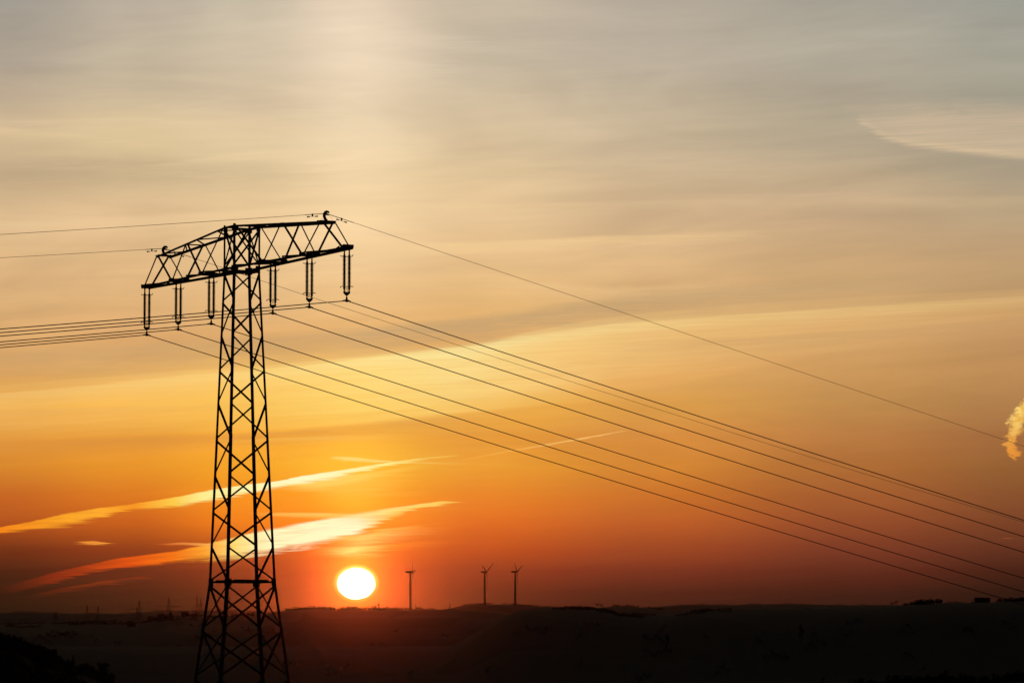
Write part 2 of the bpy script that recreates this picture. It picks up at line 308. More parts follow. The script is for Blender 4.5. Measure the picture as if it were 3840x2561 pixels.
# ------------------------------------------------------------------ materials
def mat(name, base, var=.0, rough=.8, metal=0.0, scale_=2.0, bump=0.0, vcol=None):
    m = bpy.data.materials.new(name); m.use_nodes = True; t = m.node_tree
    b = t.nodes['Principled BSDF']; b.inputs['Roughness'].default_value = rough; b.inputs['Metallic'].default_value = metal
    g = t.nodes.new('ShaderNodeTexCoord'); n = t.nodes.new('ShaderNodeTexNoise'); n.inputs['Scale'].default_value = scale_
    n.inputs['Detail'].default_value = 5
    t.links.new(g.outputs['Object'], n.inputs['Vector'])
    r_ = t.nodes.new('ShaderNodeValToRGB'); t.links.new(n.outputs[0], r_.inputs[0])
    c2 = vcol or tuple(c*(1+var) for c in base)
    r_.color_ramp.elements[0].position = .35; r_.color_ramp.elements[1].position = .65
    r_.color_ramp.elements[0].color = (*[c*(1-var) for c in base], 1); r_.color_ramp.elements[1].color = (*c2, 1)
    t.links.new(r_.outputs[0], b.inputs['Base Color'])
    if bump:
        bp = t.nodes.new('ShaderNodeBump'); bp.inputs['Strength'].default_value = bump
        t.links.new(n.outputs[0], bp.inputs['Height']); t.links.new(bp.outputs[0], b.inputs['Normal'])
    return m
M_STEEL = mat('weathered_painted_steel', (.055,.058,.055), .3, .85, 0.0, 3.0)
M_GALV = mat('galvanised_fittings', (.09,.09,.09), .2, .8, .0, 9.0)
M_PORC = mat('brown_porcelain', (.06,.03,.02), .2, .6, 0, 12.0)
M_WIRE = mat('aluminium_strand', (.06,.06,.06), .2, .9, 0, 5.0)
M_LEAF = mat('bare_twigs_and_dark_leaves', (.02,.019,.015), .4, .95, 0, .4)
M_NEEDLE = mat('spruce_needles', (.02,.03,.018), .4, .95, 0, .4)
M_BARK = mat('bark', (.05,.04,.03), .3, .95, 0, 3.0)
M_TURB = mat('turbine_white', (.22,.22,.22), .05, .7, 0, .2)
M_WALL = mat('rendered_wall', (.08,.075,.07), .15, .9, 0, .6)
M_ROOF = mat('roof_tiles', (.06,.035,.028), .3, .9, 0, 1.5)
M_GLASS = mat('dark_window_glass', (.02,.02,.025), .1, .3, 0, 1.0)
M_CONC = mat('concrete', (.2,.2,.19), .2, .9, 0, 3.0)
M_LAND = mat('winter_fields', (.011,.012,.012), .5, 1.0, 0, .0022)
M_BIRD = mat('dark_feathers', (.02,.02,.02), .2, .8, 0, 20.0)

def field_cells():
    t = M_LAND.node_tree; b = t.nodes['Principled BSDF']; src = b.inputs['Base Color'].links[0].from_socket
    g = t.nodes.new('ShaderNodeTexCoord'); mp = t.nodes.new('ShaderNodeMapping'); mp.inputs['Scale'].default_value = (.012, .0045, 0.0); mp.inputs['Rotation'].default_value = (0, 0, .5)
    v = t.nodes.new('ShaderNodeTexVoronoi'); v.inputs['Scale'].default_value = 1.0; v.inputs['Randomness'].default_value = .8
    t.links.new(g.outputs['Object'], mp.inputs[0]); t.links.new(mp.outputs[0], v.inputs['Vector'])
    bw = t.nodes.new('ShaderNodeSeparateColor'); t.links.new(v.outputs['Color'], bw.inputs[0])
    mr = t.nodes.new('ShaderNodeMapRange'); mr.inputs[3].default_value = .3; mr.inputs[4].default_value = 2.2; t.links.new(bw.outputs[0], mr.inputs[0])
    mx = t.nodes.new('ShaderNodeVectorMath'); mx.operation = 'SCALE'; t.links.new(src, mx.inputs[0]); t.links.new(mr.outputs[0], mx.inputs['Scale'])
    t.links.new(mx.outputs[0], b.inputs['Base Color'])
field_cells()

# ------------------------------------------------------------------ mesh helpers
class MB:
    def __init__(s): s.v = []; s.f = []
    def add(s, vs, fs):
        o = len(s.v); s.v += [tuple(v) for v in vs]; s.f += [tuple(i+o for i in f) for f in fs]
    def box_axes(s, c, ax, ay_, az_, hx, hy, hz):
        c = Vector(c); ax, ay_, az_ = Vector(ax)*hx, Vector(ay_)*hy, Vector(az_)*hz
        vs = [c+i*ax+j*ay_+k*az_ for i in (-1,1) for j in (-1,1) for k in (-1,1)]
        s.add(vs, [(0,1,3,2),(4,6,7,5),(0,4,5,1),(2,3,7,6),(0,2,6,4),(1,5,7,3)])
    def angle(s, p, q, u, v, size, t=.012, size2=None):     # rolled steel angle section from p to q, flanges along u and v
        p, q = Vector(p), Vector(q); a = (q-p).normalized()
        u = Vector(u); u = (u-a*u.dot(a)).normalized(); v = Vector(v); v = (v-a*v.dot(a)-u*v.dot(u)).normalized()
        s2 = size2 or size
        pr = [(0,0),(size,0),(size,t),(t,t),(t,s2),(0,s2)]
        vs = [e+u*x+v*y for e in (p, q) for x, y in pr]
        s.add(vs, [(0,1,7,6),(1,2,8,7),(2,3,9,8),(3,4,10,9),(4,5,11,10),(5,0,6,11),(0,3,2,1),(0,5,4,3),(6,7,8,9),(6,9,10,11)])
    def tube(s, pts, rad, n=8, cap=True):
        pts = [Vector(p) for p in pts]; rad = rad if isinstance(rad, (list, tuple)) else [rad]*len(pts)
        o = len(s.v); up = None
        for i, p in enumerate(pts):
            t = (pts[min(i+1, len(pts)-1)]-pts[max(i-1, 0)]).normalized()
            if up is None: up = Vector((0,0,1)) if abs(t.z) < .9 else Vector((1,0,0))
            x = (up-t*up.dot(t)).normalized(); up = x; y = t.cross(x)
            for k in range(n):
                a = 2*math.pi*k/n; s.v.append(tuple(p+(x*math.cos(a)+y*math.sin(a))*rad[i]))
        for i in range(len(pts)-1):
            for k in range(n):
                a = o+i*n+k; b = o+i*n+(k+1) % n; s.f.append((a, b, b+n, a+n))
        if cap:
            s.f.append(tuple(o+k for k in range(n))[::-1]); e = o+(len(pts)-1)*n; s.f.append(tuple(e+k for k in range(n)))
    def lathe(s, c, prof, n=14):                            # prof: (radius, z offset), vertical axis
        c = Vector(c); o = len(s.v)
        for r_, z in prof:
            for k in range(n):
                a = 2*math.pi*k/n; s.v.append((c.x+r_*math.cos(a), c.y+r_*math.sin(a), c.z+z))
        for i in range(len(prof)-1):
            for k in range(n):
                a = o+i*n+k; b = o+i*n+(k+1) % n; s.f.append((a, b, b+n, a+n))
        s.f.append(tuple(o+k for k in range(n))[::-1]); e = o+(len(prof)-1)*n; s.f.append(tuple(e+k for k in range(n)))
    def build(s, name, m, parent=None, smooth=False):
        me = bpy.data.meshes.new(name); me.from_pydata(s.v, [], s.f); me.materials.append(m); me.update()
        if smooth: me.polygons.foreach_set('use_smooth', [True]*len(me.polygons))
        o = bpy.data.objects.new(name, me); COL.objects.link(o)
        if parent is not None: o.parent = parent
        return o
def empty(name, loc=(0,0,0), rz=0.0):
    o = bpy.data.objects.new(name, None); COL.objects.link(o); o.location = loc; o.rotation_euler = (0,0,rz); o.empty_display_size = .5
    return o
def tag(o, label=None, cat=None, group=None, kind=None):
    for k, v in (('label', label), ('category', cat), ('group', group), ('kind', kind)):
        if v: o[k] = v
    return o
def copy_tree(o, parent=None):
    c = o.copy(); COL.objects.link(c)
    if parent: c.parent = parent
    for ch in list(o.children): copy_tree(ch, c)
    return c

# ------------------------------------------------------------------ terrain
def interp(pts, x):
    xs = [p[0] for p in pts]; ys = [p[1] for p in pts]; return np.interp(x, xs, ys)
BASE = [(0,-1.7),(60,-3),(257,-12.2),(420,-22),(700,-34),(1500,-44),(2500,-44),(3500,-36),(5000,-22),(9000,0),(15000,10),(40000,10)]
RIDGES = [   # distance, front width, back width, crest line (column, row) in the photograph
 (1250, 300, 330, [(-600,2380),(-200,2398),(0,2412),(80,2424),(170,2468),(300,2512),(400,2534),(470,2590),(560,2700)]),
 (1300, 280, 330, [(2700,2760),(3000,2640),(3150,2590),(3230,2572),(3400,2566),(3500,2560),(3650,2552),(3840,2530),(4300,2500)]),
 (2500, 600, 900, [(1700,2420),(1850,2330),(1939,2288),(2000,2283),(2105,2279),(2206,2283),(2260,2290),(2315,2300),(2400,2307),(2481,2310),(2568,2299),(2640,2293),(2712,2289),(2850,2287),(3000,2286),(3290,2286),(3340,2278),(3400,2276),(3560,2270),(3700,2270),(3840,2264),(4200,2250)]),
 (4800, 1100, 1000, [(-400,2340),(0,2345),(250,2338),(420,2334),(545,2330),(640,2316),(720,2312),(860,2311),(960,2308),(1030,2300),(1060,2294),(1180,2286),(1260,2290),(1340,2289),(1480,2290),(1560,2287),(1690,2286),(1800,2290),(1950,2300),(2200,2330)]),
 (8500, 1200, 1200, [(1560,2300),(1640,2290),(1700,2279),(1740,2271),(1800,2267),(1870,2266),(1950,2271),(2040,2276),(2140,2281),(2200,2282),(2300,2276),(2400,2279),(2500,2290),(2700,2330)]),
 (12500, 1500, 1500, [(-500,2300),(0,2299),(110,2297),(200,2298),(280,2302),(350,2304),(430,2310),(520,2318),(700,2340)]),
 (13500, 1500, 1200, [(2200,2300),(2350,2283),(2450,2275),(2560,2266),(2650,2266),(2740,2268),(2830,2265),(2930,2265),(3050,2269),(3180,2271),(3300,2269),(3500,2272),(4200,2270)]),
 (14800, 1500, 1500, [(380,2330),(450,2303),(540,2292),(640,2288),(760,2287),(900,2288),(1030,2294),(1150,2305),(1300,2310),(1600,2312),(2000,2320)]),
]
def hvec(X, Y):
    X = np.asarray(X, float); Y = np.asarray(Y, float)
    d = np.hypot(X, Y); b = interp(BASE, d); h = b.copy()
    colx = np.where(Y > 1, CX+F*cp*X/np.maximum(Y, 1e-3), np.where(X > 0, 9000, -5000))
    for (D, wf, wb, crest) in RIDGES:
        row = interp(crest, np.clip(colx, -3000, 7000))
        z = np.tan(PITCH+np.arctan((CY-row)/F))*D
        w = np.where(d < D, wf, wb); g = np.exp(-((d-D)/w)**2)
        h = np.maximum(h, b+(z-b)*g)
    return h
_rg = np.random.RandomState(5)
_wav = [(_rg.uniform(0, 6.28), _rg.uniform(0, 6.28), _rg.uniform(150, 900)) for _ in range(24)]
def hfull(X, Y):
    h = hvec(X, Y); d = np.hypot(X, Y); n = 0
    for th, ph, wl in _wav: n = n+np.sin((X*np.cos(th)+Y*np.sin(th))*6.283/wl+ph)*wl*.0006
    return h+n*np.clip(d/3000, .05, 1.0)
def hz(x, y): return float(hfull(np.array([x]), np.array([y]))[0])
rad = [0, 8, 20, 40, 70, 110, 160, 210, 257, 300, 360, 430, 520, 640]
while rad[-1] < 16800: rad.append(rad[-1]+min(130, max(60, rad[-1]*.03)))
while rad[-1] < 38000: rad.append(rad[-1]*1.12)
ang = list(np.arange(-11, 11.01, .09))
a_ = 11.5; right_ = []
while a_ < 180: right_.append(a_); a_ += min(6, max(1.0, (a_-10)*.25))
ang = [-x for x in right_[::-1]]+ang+right_
A_, R_ = np.meshgrid(np.radians(ang), np.array(rad[1:]))
X_ = R_*np.sin(A_); Y_ = R_*np.cos(A_); Z_ = hfull(X_, Y_)
nr, na = X_.shape
vs = np.concatenate([[[0,0,hz(0,0.01)]], np.stack([X_, Y_, Z_], -1).reshape(-1, 3)])
fs = []
for j in range(na):
    j2 = (j+1) % na; fs.append((0, 1+j2, 1+j))
for i in range(nr-1):
    for j in range(na):
        j2 = (j+1) % na; a0 = 1+i*na
        fs.append((a0+j, a0+j2, a0+na+j2, a0+na+j))
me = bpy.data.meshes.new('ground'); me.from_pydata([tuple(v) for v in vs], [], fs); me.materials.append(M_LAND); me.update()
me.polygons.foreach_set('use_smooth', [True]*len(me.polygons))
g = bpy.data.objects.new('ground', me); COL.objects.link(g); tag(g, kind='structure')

# ------------------------------------------------------------------ lattice pylon
TH = .51514
C0 = Vector((-18.16, 256.87, 0))
ua = Vector((math.sin(TH), -math.cos(TH), 0)); ud = Vector((math.cos(TH), math.sin(TH), 0)); uz = Vector((0,0,1))
ZF = hz(C0.x, C0.y)
Z_BOT, Z_TOP = 25.25, 28.02
def half(z):                                     # half widths (along the arm, along the line)
    if z >= 24.9: return .80, .98
    if z >= 4.2:
        t = (24.9-z)/20.7; return .80+t*(1.41-.80), .98+t*(1.80-.98)
    t = (4.2-z); return 1.41+t*.095, 1.80+t*.118
py = empty('lattice_pylon', (C0.x, C0.y, ZF))
tag(py, 'tall black steel lattice pylon with one wide crossarm, the nearest one', 'pylon')
LOC = Vector((C0.x, C0.y, ZF))
LEAN = Vector((.15, 0, 0))
def P(a, d, z): return ua*a+ud*d+uz*z-Vector((0,0,ZF))      # local coordinates of the pylon
def corner(sa, sd_, z, inset=0.0):
    wa, wd = half(z); return P(sa*(wa-inset), sd_*(wd-inset), z)+Vector((min(.15, max(0.0, (24.9-z)*.0075)), 0, 0))
for sa in (-1, 1):
    for sd_ in (-1, 1):
        m = MB()
        for z0, z1, s_ in ((ZF-.1, 4.2, .195), (4.2, 14.0, .178), (14.0, 24.9, .158), (24.9, 28.12, .135)):
            m.angle(corner(sa, sd_, z0), corner(sa, sd_, z1+.02), ua*-sa, ud*-sd_, s_, .014)
        m.build('leg', M_STEEL, py)
        f = MB(); c = corner(sa, sd_, ZF); f.lathe(c-uz*.5, [(.45,-.6),(.45,.55),(.38,.62)], 18)
        f.build('foundation', M_CONC, py)
        for z, h, w in ((4.15, .5, .34), (25.1, .5, .34), (27.85, .34, .3)):   # gusset plates where the legs change section
            gp = MB(); c = corner(sa, sd_, z)
            gp.box_axes(c-ua*sa*(w*.5)+ud*sd_*.008, ua, ud, uz, w*.5, .006, h*.5)
            gp.box_axes(c-ud*sd_*(w*.5)+ua*sa*.008, ud, ua, uz, w*.5, .006, h*.5)
            gp.build('gusset_plate', M_STEEL, py)
def brace(c0, c1, nrm, s_, inset, parent=py, name='brace', up=1):
    """angle bar between two corner points in a face with outward normal nrm"""
    c0 = c0-nrm*inset; c1 = c1-nrm*inset
    a = (c1-c0).normalized(); inpl = a.cross(nrm).normalized()
    if inpl.z*up > 0: inpl = -inpl
    m = MB(); m.angle(c0-inpl*s_*.4, c1-inpl*s_*.4, inpl, -nrm, s_, .009); return m.build(name, M_STEEL, parent)
LEV = [24.89, 22.96, 20.71, 18.36, 16.15, 13.72, 11.34, 8.91, 6.58, 4.2]
faces = [(+1, 'a'), (-1, 'a'), (+1, 'd'), (-1, 'd')]
def fcorner(f, s2, z):
    sg, k = f
    return corner(sg, s2, z) if k == 'a' else corner(s2, sg, z)
# nodes on the left/near diagonals: each face carries one zig-zag, neighbours are staggered
for f in faces:
    sg, k = f; nrm = (ua if k == 'a' else ud)*sg
    for i in range(len(LEV)-1):
        odd = i % 2
        if k == 'a': s0 = (1 if sg > 0 else -1)*(-1 if odd == 0 else 1)      # a face: R corner at odd levels
        else: s0 = (-1 if sg < 0 else 1)*(1 if odd == 0 else -1)             # d face: L corner at even levels
        za, zb = LEV[i]-.06, LEV[i+1]+.06
        if k == 'a':
            p0 = fcorner(f, s0, za); p1 = fcorner(f, -s0, zb)
        else:
            p0 = fcorner(f, s0, za); p1 = fcorner(f, -s0, zb)
        brace(p0, p1, nrm, .118 if i > 3 else .110, .02)
# crossed panels of the foot
low = [4.12, 1.06, -2.13, -5.6, -9.0, ZF+.4]
for f in faces:
    sg, k = f; nrm = (ua if k == 'a' else ud)*sg
    for i in range(len(low)-1):
        if low[i] <= low[i+1]+.5: continue
        for s2, ins in ((1, .02), (-1, .034)):
            brace(fcorner(f, s2, low[i]-.12), fcorner(f, -s2, low[i+1]+.08), nrm, .12, ins)
    # waist ring and crossed panels of the head
    brace(fcorner(f, 1, 4.2), fcorner(f, -1, 4.2), nrm, .12, .016, name='waist_beam')
    brace(fcorner(f, 1, 24.98), fcorner(f, -1, 24.98), nrm, .12, .016, name='waist_beam')
    brace(fcorner(f, 1, 28.0), fcorner(f, -1, 28.0), nrm, .09, .016, name='waist_beam')
    for s2, ins in ((1, .02), (-1, .05)):
        brace(fcorner(f, s2, 27.85), fcorner(f, -s2, 25.35), nrm, .105, ins)
# diaphragm at the waist, thin plates seen as a dark bar
m = MB(); wa, wd = half(4.2)
m.angle(P(0, -wd+.1, 4.28)+LEAN, P(0, wd-.1, 4.28)+LEAN, uz*-1, ua, .1, .01)
m.angle(P(-wa+.1, 0, 4.29)+LEAN, P(wa-.1, 0, 4.29)+LEAN, uz*-1, ud, .1, .01)
for s2 in (-1, 1): m.angle(P(s2*wa*.98, -wd*.72, 4.34)+LEAN, P(s2*wa*.98, wd*.72, 4.34)+LEAN, uz*-1, ua*-s2, .12, .01)
m.build('waist_platform', M_STEEL, py)

# crossarm
A_TIP, A_END = 15.72, 12.85
def wbot(a): a = abs(a); return .98 if a <= .8 else .98+(.30-.98)*(a-.8)/(A_TIP-.8)
def wtop(a): a = abs(a); return .98 if a <= .8 else .98+(.50-.98)*(a-.8)/(A_END-.8)
def ztop(a): a = abs(a); return Z_TOP if a <= .8 else Z_TOP+(27.15-Z_TOP)*(a-.8)/(A_END-.8)
def B(a, s2): return P(a, s2*wbot(a), Z_BOT)
def T(a, s2): return P(a, s2*wtop(a), ztop(a))
m = MB()
for s2 in (-1, 1):
    for sa in (-1, 1):
        m.angle(B(sa*.8, s2), B(sa*A_TIP, s2), ud*-s2, uz*-1, .16, .014)
        m.angle(T(sa*.8, s2), T(sa*A_END, s2), ud*-s2, uz*-1, .15, .013)
    m.angle(B(-.8, s2), B(.8, s2), ud*-s2, uz*-1, .16, .014)
    m.angle(T(-.8, s2), T(.8, s2), ud*-s2, uz*-1, .15, .013)
arm = m.build('crossarm', M_STEEL, py)
def sub(p, q, u, v, s_, name='arm_brace', t=.009):
    mm = MB(); mm.angle(p, q, u, v, s_, t); return mm.build(name, M_STEEL, arm)
for sa in (-1, 1):
    for s2 in (-1, 1):
        seq = [('T', .85), ('B', 4.8), ('T', 7.45), ('B', 10.2), ('T', 12.8), ('B', 15.5)]
        for (k0, a0), (k1, a1) in zip(seq, seq[1:]):
            p = (T if k0 == 'T' else B)(sa*(a0+(.1 if k0 == 'T' else .12)), s2); q = (T if k1 == 'T' else B)(sa*(a1-.12), s2)
            nrm = ud*s2; a = (q-p).normalized(); inpl = a.cross(nrm).normalized()
            if inpl.z > 0: inpl = -inpl
            sub(p-nrm*.02-inpl*.03, q-nrm*.02-inpl*.03, inpl, -nrm, .1)
    # top plane lacing
    tp = [((7.45,-1),(7.6,1)), ((7.45,-1),(5.6,1)), ((4.0,-1),(5.6,1)), ((4.0,-1),(2.0,1)), ((.8,-1),(2.0,1)), ((10.2,-1),(7.6,1)), ((10.2,-1),(11.4,1)), ((12.8,-1),(11.4,1))]
    for (a0, s0), (a1, s1) in tp:
        p, q = T(sa*a0, s0*sa*-1*-1), T(sa*a1, s1*sa*-1*-1)
        sub(p+uz*-.02, q+uz*-.02, uz*-1, ua, .08)
    # bottom plane lacing and the beams that carry the insulators
    bn = [.8, 2.7, 4.3, 5.3, 7.5, 9.75, 10.65, 12.9, 15.1]
    for i, (a0, a1) in enumerate(zip(bn, bn[1:])):
        s0 = 1 if i % 2 else -1
        sub(B(sa*a0, s0)+uz*.03, B(sa*a1, -s0)+uz*.03, uz, ua, .1)
    for ac in (4.8, 10.2, 15.51):
        mm = MB(); w = wbot(ac)
        for da in (-.22, .22):
            if ac > 15: da *= .7
            mm.box_axes(P(sa*(ac+da), 0, Z_BOT-.06), ua, ud, uz, .035, w+.06, .075)
        for dd in (-.18, .18):
            mm.box_axes(P(sa*ac, dd, Z_BOT-.085), ua, ud, uz, .2 if ac > 15 else .27, .03, .05)
        mm.box_axes(P(sa*ac, w*.98, Z_BOT+.02), ua, ud, uz, .45 if ac < 15 else .2, .008, .11)
        mm.box_axes(P(sa*ac, -w*.98, Z_BOT+.02), ua, ud, uz, .45 if ac < 15 else .2, .008, .11)
        mm.build('suspension_beam', M_STEEL, arm)
    mm = MB()                                      # end plates of the arm
    mm.box_axes(P(sa*A_TIP, 0, Z_BOT+.05), ua, ud, uz, .012, .38, .1)
    mm.tube([P(sa*(A_TIP+.1), -.3, Z_BOT+.1), P(sa*(A_TIP-.2), -.3, Z_BOT+.1)], .015, 6)
    mm.build('end_plate', M_STEEL, arm)
    mm = MB(); mm.box_axes(P(sa*(A_END-.1), 0, ztop(12.8)+.02), ua, ud, uz, .16, .56, .03)
    mm.box_axes(P(sa*(A_END-.45), 0, ztop(12.8)+.03), ua, ud, uz, .05, .56, .05)
    mm.build('top_plate', M_STEEL, arm)
    # curved hook that holds the earth wire
    a0 = sa*12.55; z0 = ztop(12.6)+.04
    hk = MB()
    pr = [(0,-.05,.11),(-.02,.06,.1),(-.09,.2,.09),(-.12,.34,.10),(-.10,.46,.105),(-.03,.56,.1),(.06,.60,.085),(.14,.59,.07),(.2,.53,.05)]
    hk.tube([P(a0, x*1.1, z0+z) for x, z, r_ in pr], [r_ for *_, r_ in pr], 10)
    hk.tube([P(a0, -.12, z0+.42), P(a0, .0, z0+.44), P(a0, .12, z0+.42), P(a0, .2, z0+.38)], [.05,.075,.06,.03], 8)
    hk.tube([P(a0, .06, z0+.0), P(a0, .1, z0+.1)], [.05,.02], 6)
    hk.build('earth_wire_hook', M_GALV, py, True)
    bw = MB()
    bw.tube([P(a0, .12, z0+.4), P(a0, .3, z0+.33), P(a0, .46, z0+.12), P(a0+.0, .5, z0-.1), P(a0, .47, z0-.2)], .006, 5)
    bw.tube([P(a0, -.16, z0+.4), P(a0, -.24, z0+.2), P(a0, -.24, z0-.1), P(a0, -.05, z0-.25)], .006, 5)
    bw.build('bonding_wire', M_WIRE, py)

# ------------------------------------------------------------------ insulator strings
ZA, LS = 25.12, 3.3
def make_string():
    root = empty('insulator_string')
    for s2 in (-1, 1):
        m = MB(); x = s2*.175
        # hanger, caps and sheds of one long rod
        prof = [(.02,0),(.05,-.03),(.07,-.06),(.035,-.14),(.035,-.17),(.065,-.19),(.065,-.215),(.04,-.24),(.045,-.3),(.065,-.36),(.07,-.42),(.075,-.47)]
        z = -.50
        for i in range(23):
            prof += [(.06,z),(.12,z-.032),(.128,z-.044),(.064,z-.052)]; z -= .0815
        prof += [(.06,-2.4),(.08,-2.44),(.078,-2.52),(.05,-2.62),(.03,-2.68),(.055,-2.70),(.055,-2.72),(.03,-2.74)]
        m.lathe((0,0,0), prof, 14)
        o = m.build('insulator_rod', M_PORC, root, False); o.location = (x, 0, 0)
    h = MB()
    h.box_axes((0,0,-.475),(1,0,0),(0,1,0),(0,0,1),.17,.05,.022)
    h.tube([(-.2,0,-.47),(-.33,.0,-.475),(-.41,0,-.47),(-.45,0,-.455)],[.026,.024,.026,.034],6)
    h.tube([(.2,0,-.47),(.34,0,-.45),(.40,0,-.43),(.41,0,-.38),(.46,0,-.34)],[.026,.024,.032,.024,.02],6)
    h.build('arcing_horn', M_GALV, root)
    h = MB()
    h.box_axes((0,0,-2.39),(1,0,0),(0,1,0),(0,0,1),.15,.04,.012)
    h.tube([(-.2,0,-2.41),(-.32,0,-2.39),(-.40,0,-2.41),(-.47,0,-2.49)],[.026,.024,.026,.03],6)
    h.tube([(.2,0,-2.39),(.34,0,-2.37),(.42,0,-2.37),(.47,0,-2.40)],[.026,.024,.024,.02],6)
    for s2 in (-1, 1):
        h.tube([(s2*.035,.0,-2.4),(s2*.04,0,-2.6),(s2*.075,0,-2.68),(s2*.14,0,-2.69)], .016, 6)
    h.build('arcing_horn', M_GALV, root)
    y = MB()                                       # yoke plate
    out_ = [(-.235,-2.72),(-.22,-2.79),(-.20,-2.84),(-.03,-2.99),(.03,-2.99),(.20,-2.84),(.23,-2.77),(.235,-2.71),(.1,-2.735),(-.1,-2.74)]
    n = len(out_); vs_ = [(x, -.05, z) for x, z in out_]+[(x, .05, z) for x, z in out_]
    y.add(vs_, [tuple(range(n)), tuple(range(2*n-1, n-1, -1))]+[(i, i+n, (i+1) % n+n, (i+1) % n) for i in range(n)])
    y.build('yoke_plate', M_GALV, root)
    c = MB()
    c.lathe((0,0,0), [(.02,-2.96),(.022,-3.03),(.05,-3.05),(.062,-3.15),(.072,-3.24),(.05,-3.26)], 10)
    c.tube([(-.28,0,-3.305),(-.18,0,-3.30),(-.1,0,-3.285),(0,0,-3.28),(.1,0,-3.29),(.2,0,-3.315),(.30,0,-3.345)],[.03,.045,.055,.06,.055,.045,.03],8)
    c.box_axes((0,0,-3.345),(1,0,0),(0,1,0),(0,0,1),.07,.05,.04)
    c.build('suspension_clamp', M_GALV, root)
    return root
proto = make_string()
APOS = {-3: -15.51, -2: -10.19, -1: -4.79, 1: 4.79, 2: 10.19, 3: 15.51}
SLAB = {-3: 'double insulator string at the far left tip of the crossarm',
        -2: 'double insulator string hanging midway along the left half of the crossarm',
        -1: 'double insulator string just left of the pylon mast',
        1: 'double insulator string just right of the pylon mast',
        2: 'double insulator string hanging midway along the right half of the crossarm',
        3: 'double insulator string at the right tip of the crossarm, the highest in view'}
for i, k in enumerate((-3, -2, -1, 1, 2, 3)):
    o = proto if i == 0 else copy_tree(proto)
    q = C0+ua*APOS[k]; o.location = (q.x, q.y, ZA); o.rotation_euler = (0, 0, TH)
    tag(o, SLAB[k], 'insulator', 'insulator strings under the crossarm')

# ------------------------------------------------------------------ wires
def wire(name, start, sl_, cl_, sr_, cr_, rad_, label, cat, group, left=95, right=150, sleeve=0.0):
    m = MB(); pts = []
    for t in list(np.linspace(-left, -3, 40))+list(np.linspace(-2, 2, 9))+list(np.linspace(3, right, 60)):
        if t < 0: z = -sl_*(-t)+cl_*t*t
        else: z = -sr_*t+cr_*t*t
        if abs(t) < .6: z -= .0
        pts.append(Vector((ud.x*t, ud.y*t, z)))
    m.tube(pts, rad_, 6)
    o = m.build(name, M_WIRE); o.location = start; tag(o, label, cat, group)
    if sleeve:
        q = MB(); L_ = [p for p in pts if -1.7 < (p.x/ud.x) < 2.3]; q.tube(L_, sleeve, 6); q.build('armour_rod', M_WIRE, o)
    return o
WL = {-3: 'lowest conductor wire, from the clamp at the left tip of the crossarm',
      -2: 'conductor wire from the clamp midway along the left arm, second lowest',
      -1: 'conductor wire from the clamp just left of the mast, third lowest',
      1: 'conductor wire from the clamp just right of the mast, fourth from below',
      2: 'conductor wire from the clamp midway along the right arm, second highest conductor',
      3: 'highest conductor wire, from the clamp at the right tip of the crossarm'}
for k in (-3, -2, -1, 1, 2, 3):
    q = C0+ua*APOS[k]
    wire('conductor_wire', (q.x, q.y, ZA-LS), .12247, .00022, .25234, .00013, .030, WL[k], 'power line', 'conductor wires of the near pylon')
def damper(parent, t, slope, sgn):
    m = MB(); z = -slope*abs(t); c = Vector((ud.x*t, ud.y*t, z))
    dr = Vector((ud.x*sgn, ud.y*sgn, -slope)).normalized()
    m.box_axes(c-uz*.05, dr, ua, uz, .045, .03, .09)
    b = c-uz*.15
    m.tube([b-dr*.32, b+dr*.32], .009, 6)
    for s2 in (-1, 1):
        m.tube([b+dr*s2*.18, b+dr*s2*.33], [.03,.04], 8); m.tube([b+dr*s2*.33, b+dr*s2*.37], .052, 8)
    m.build('vibration_damper', M_GALV, parent)
GWZ = ztop(12.6)+.04+.48
for sa, lab in ((1, 'thin earth wire over the right end of the crossarm, highest wire in the sky'), (-1, 'thin earth wire over the left end of the crossarm, passing behind the mast')):
    q = C0+ua*(sa*12.55)
    o = wire('earth_wire', (q.x, q.y, GWZ), .118 if sa > 0 else .106, .00020, .244 if sa > 0 else .256, .0 if sa > 0 else .0002, .0135, lab, 'power line', 'earth wires of the near pylon', sleeve=.022)
    damper(o, -.98, .11, -1); damper(o, 1.12, .24, 1)

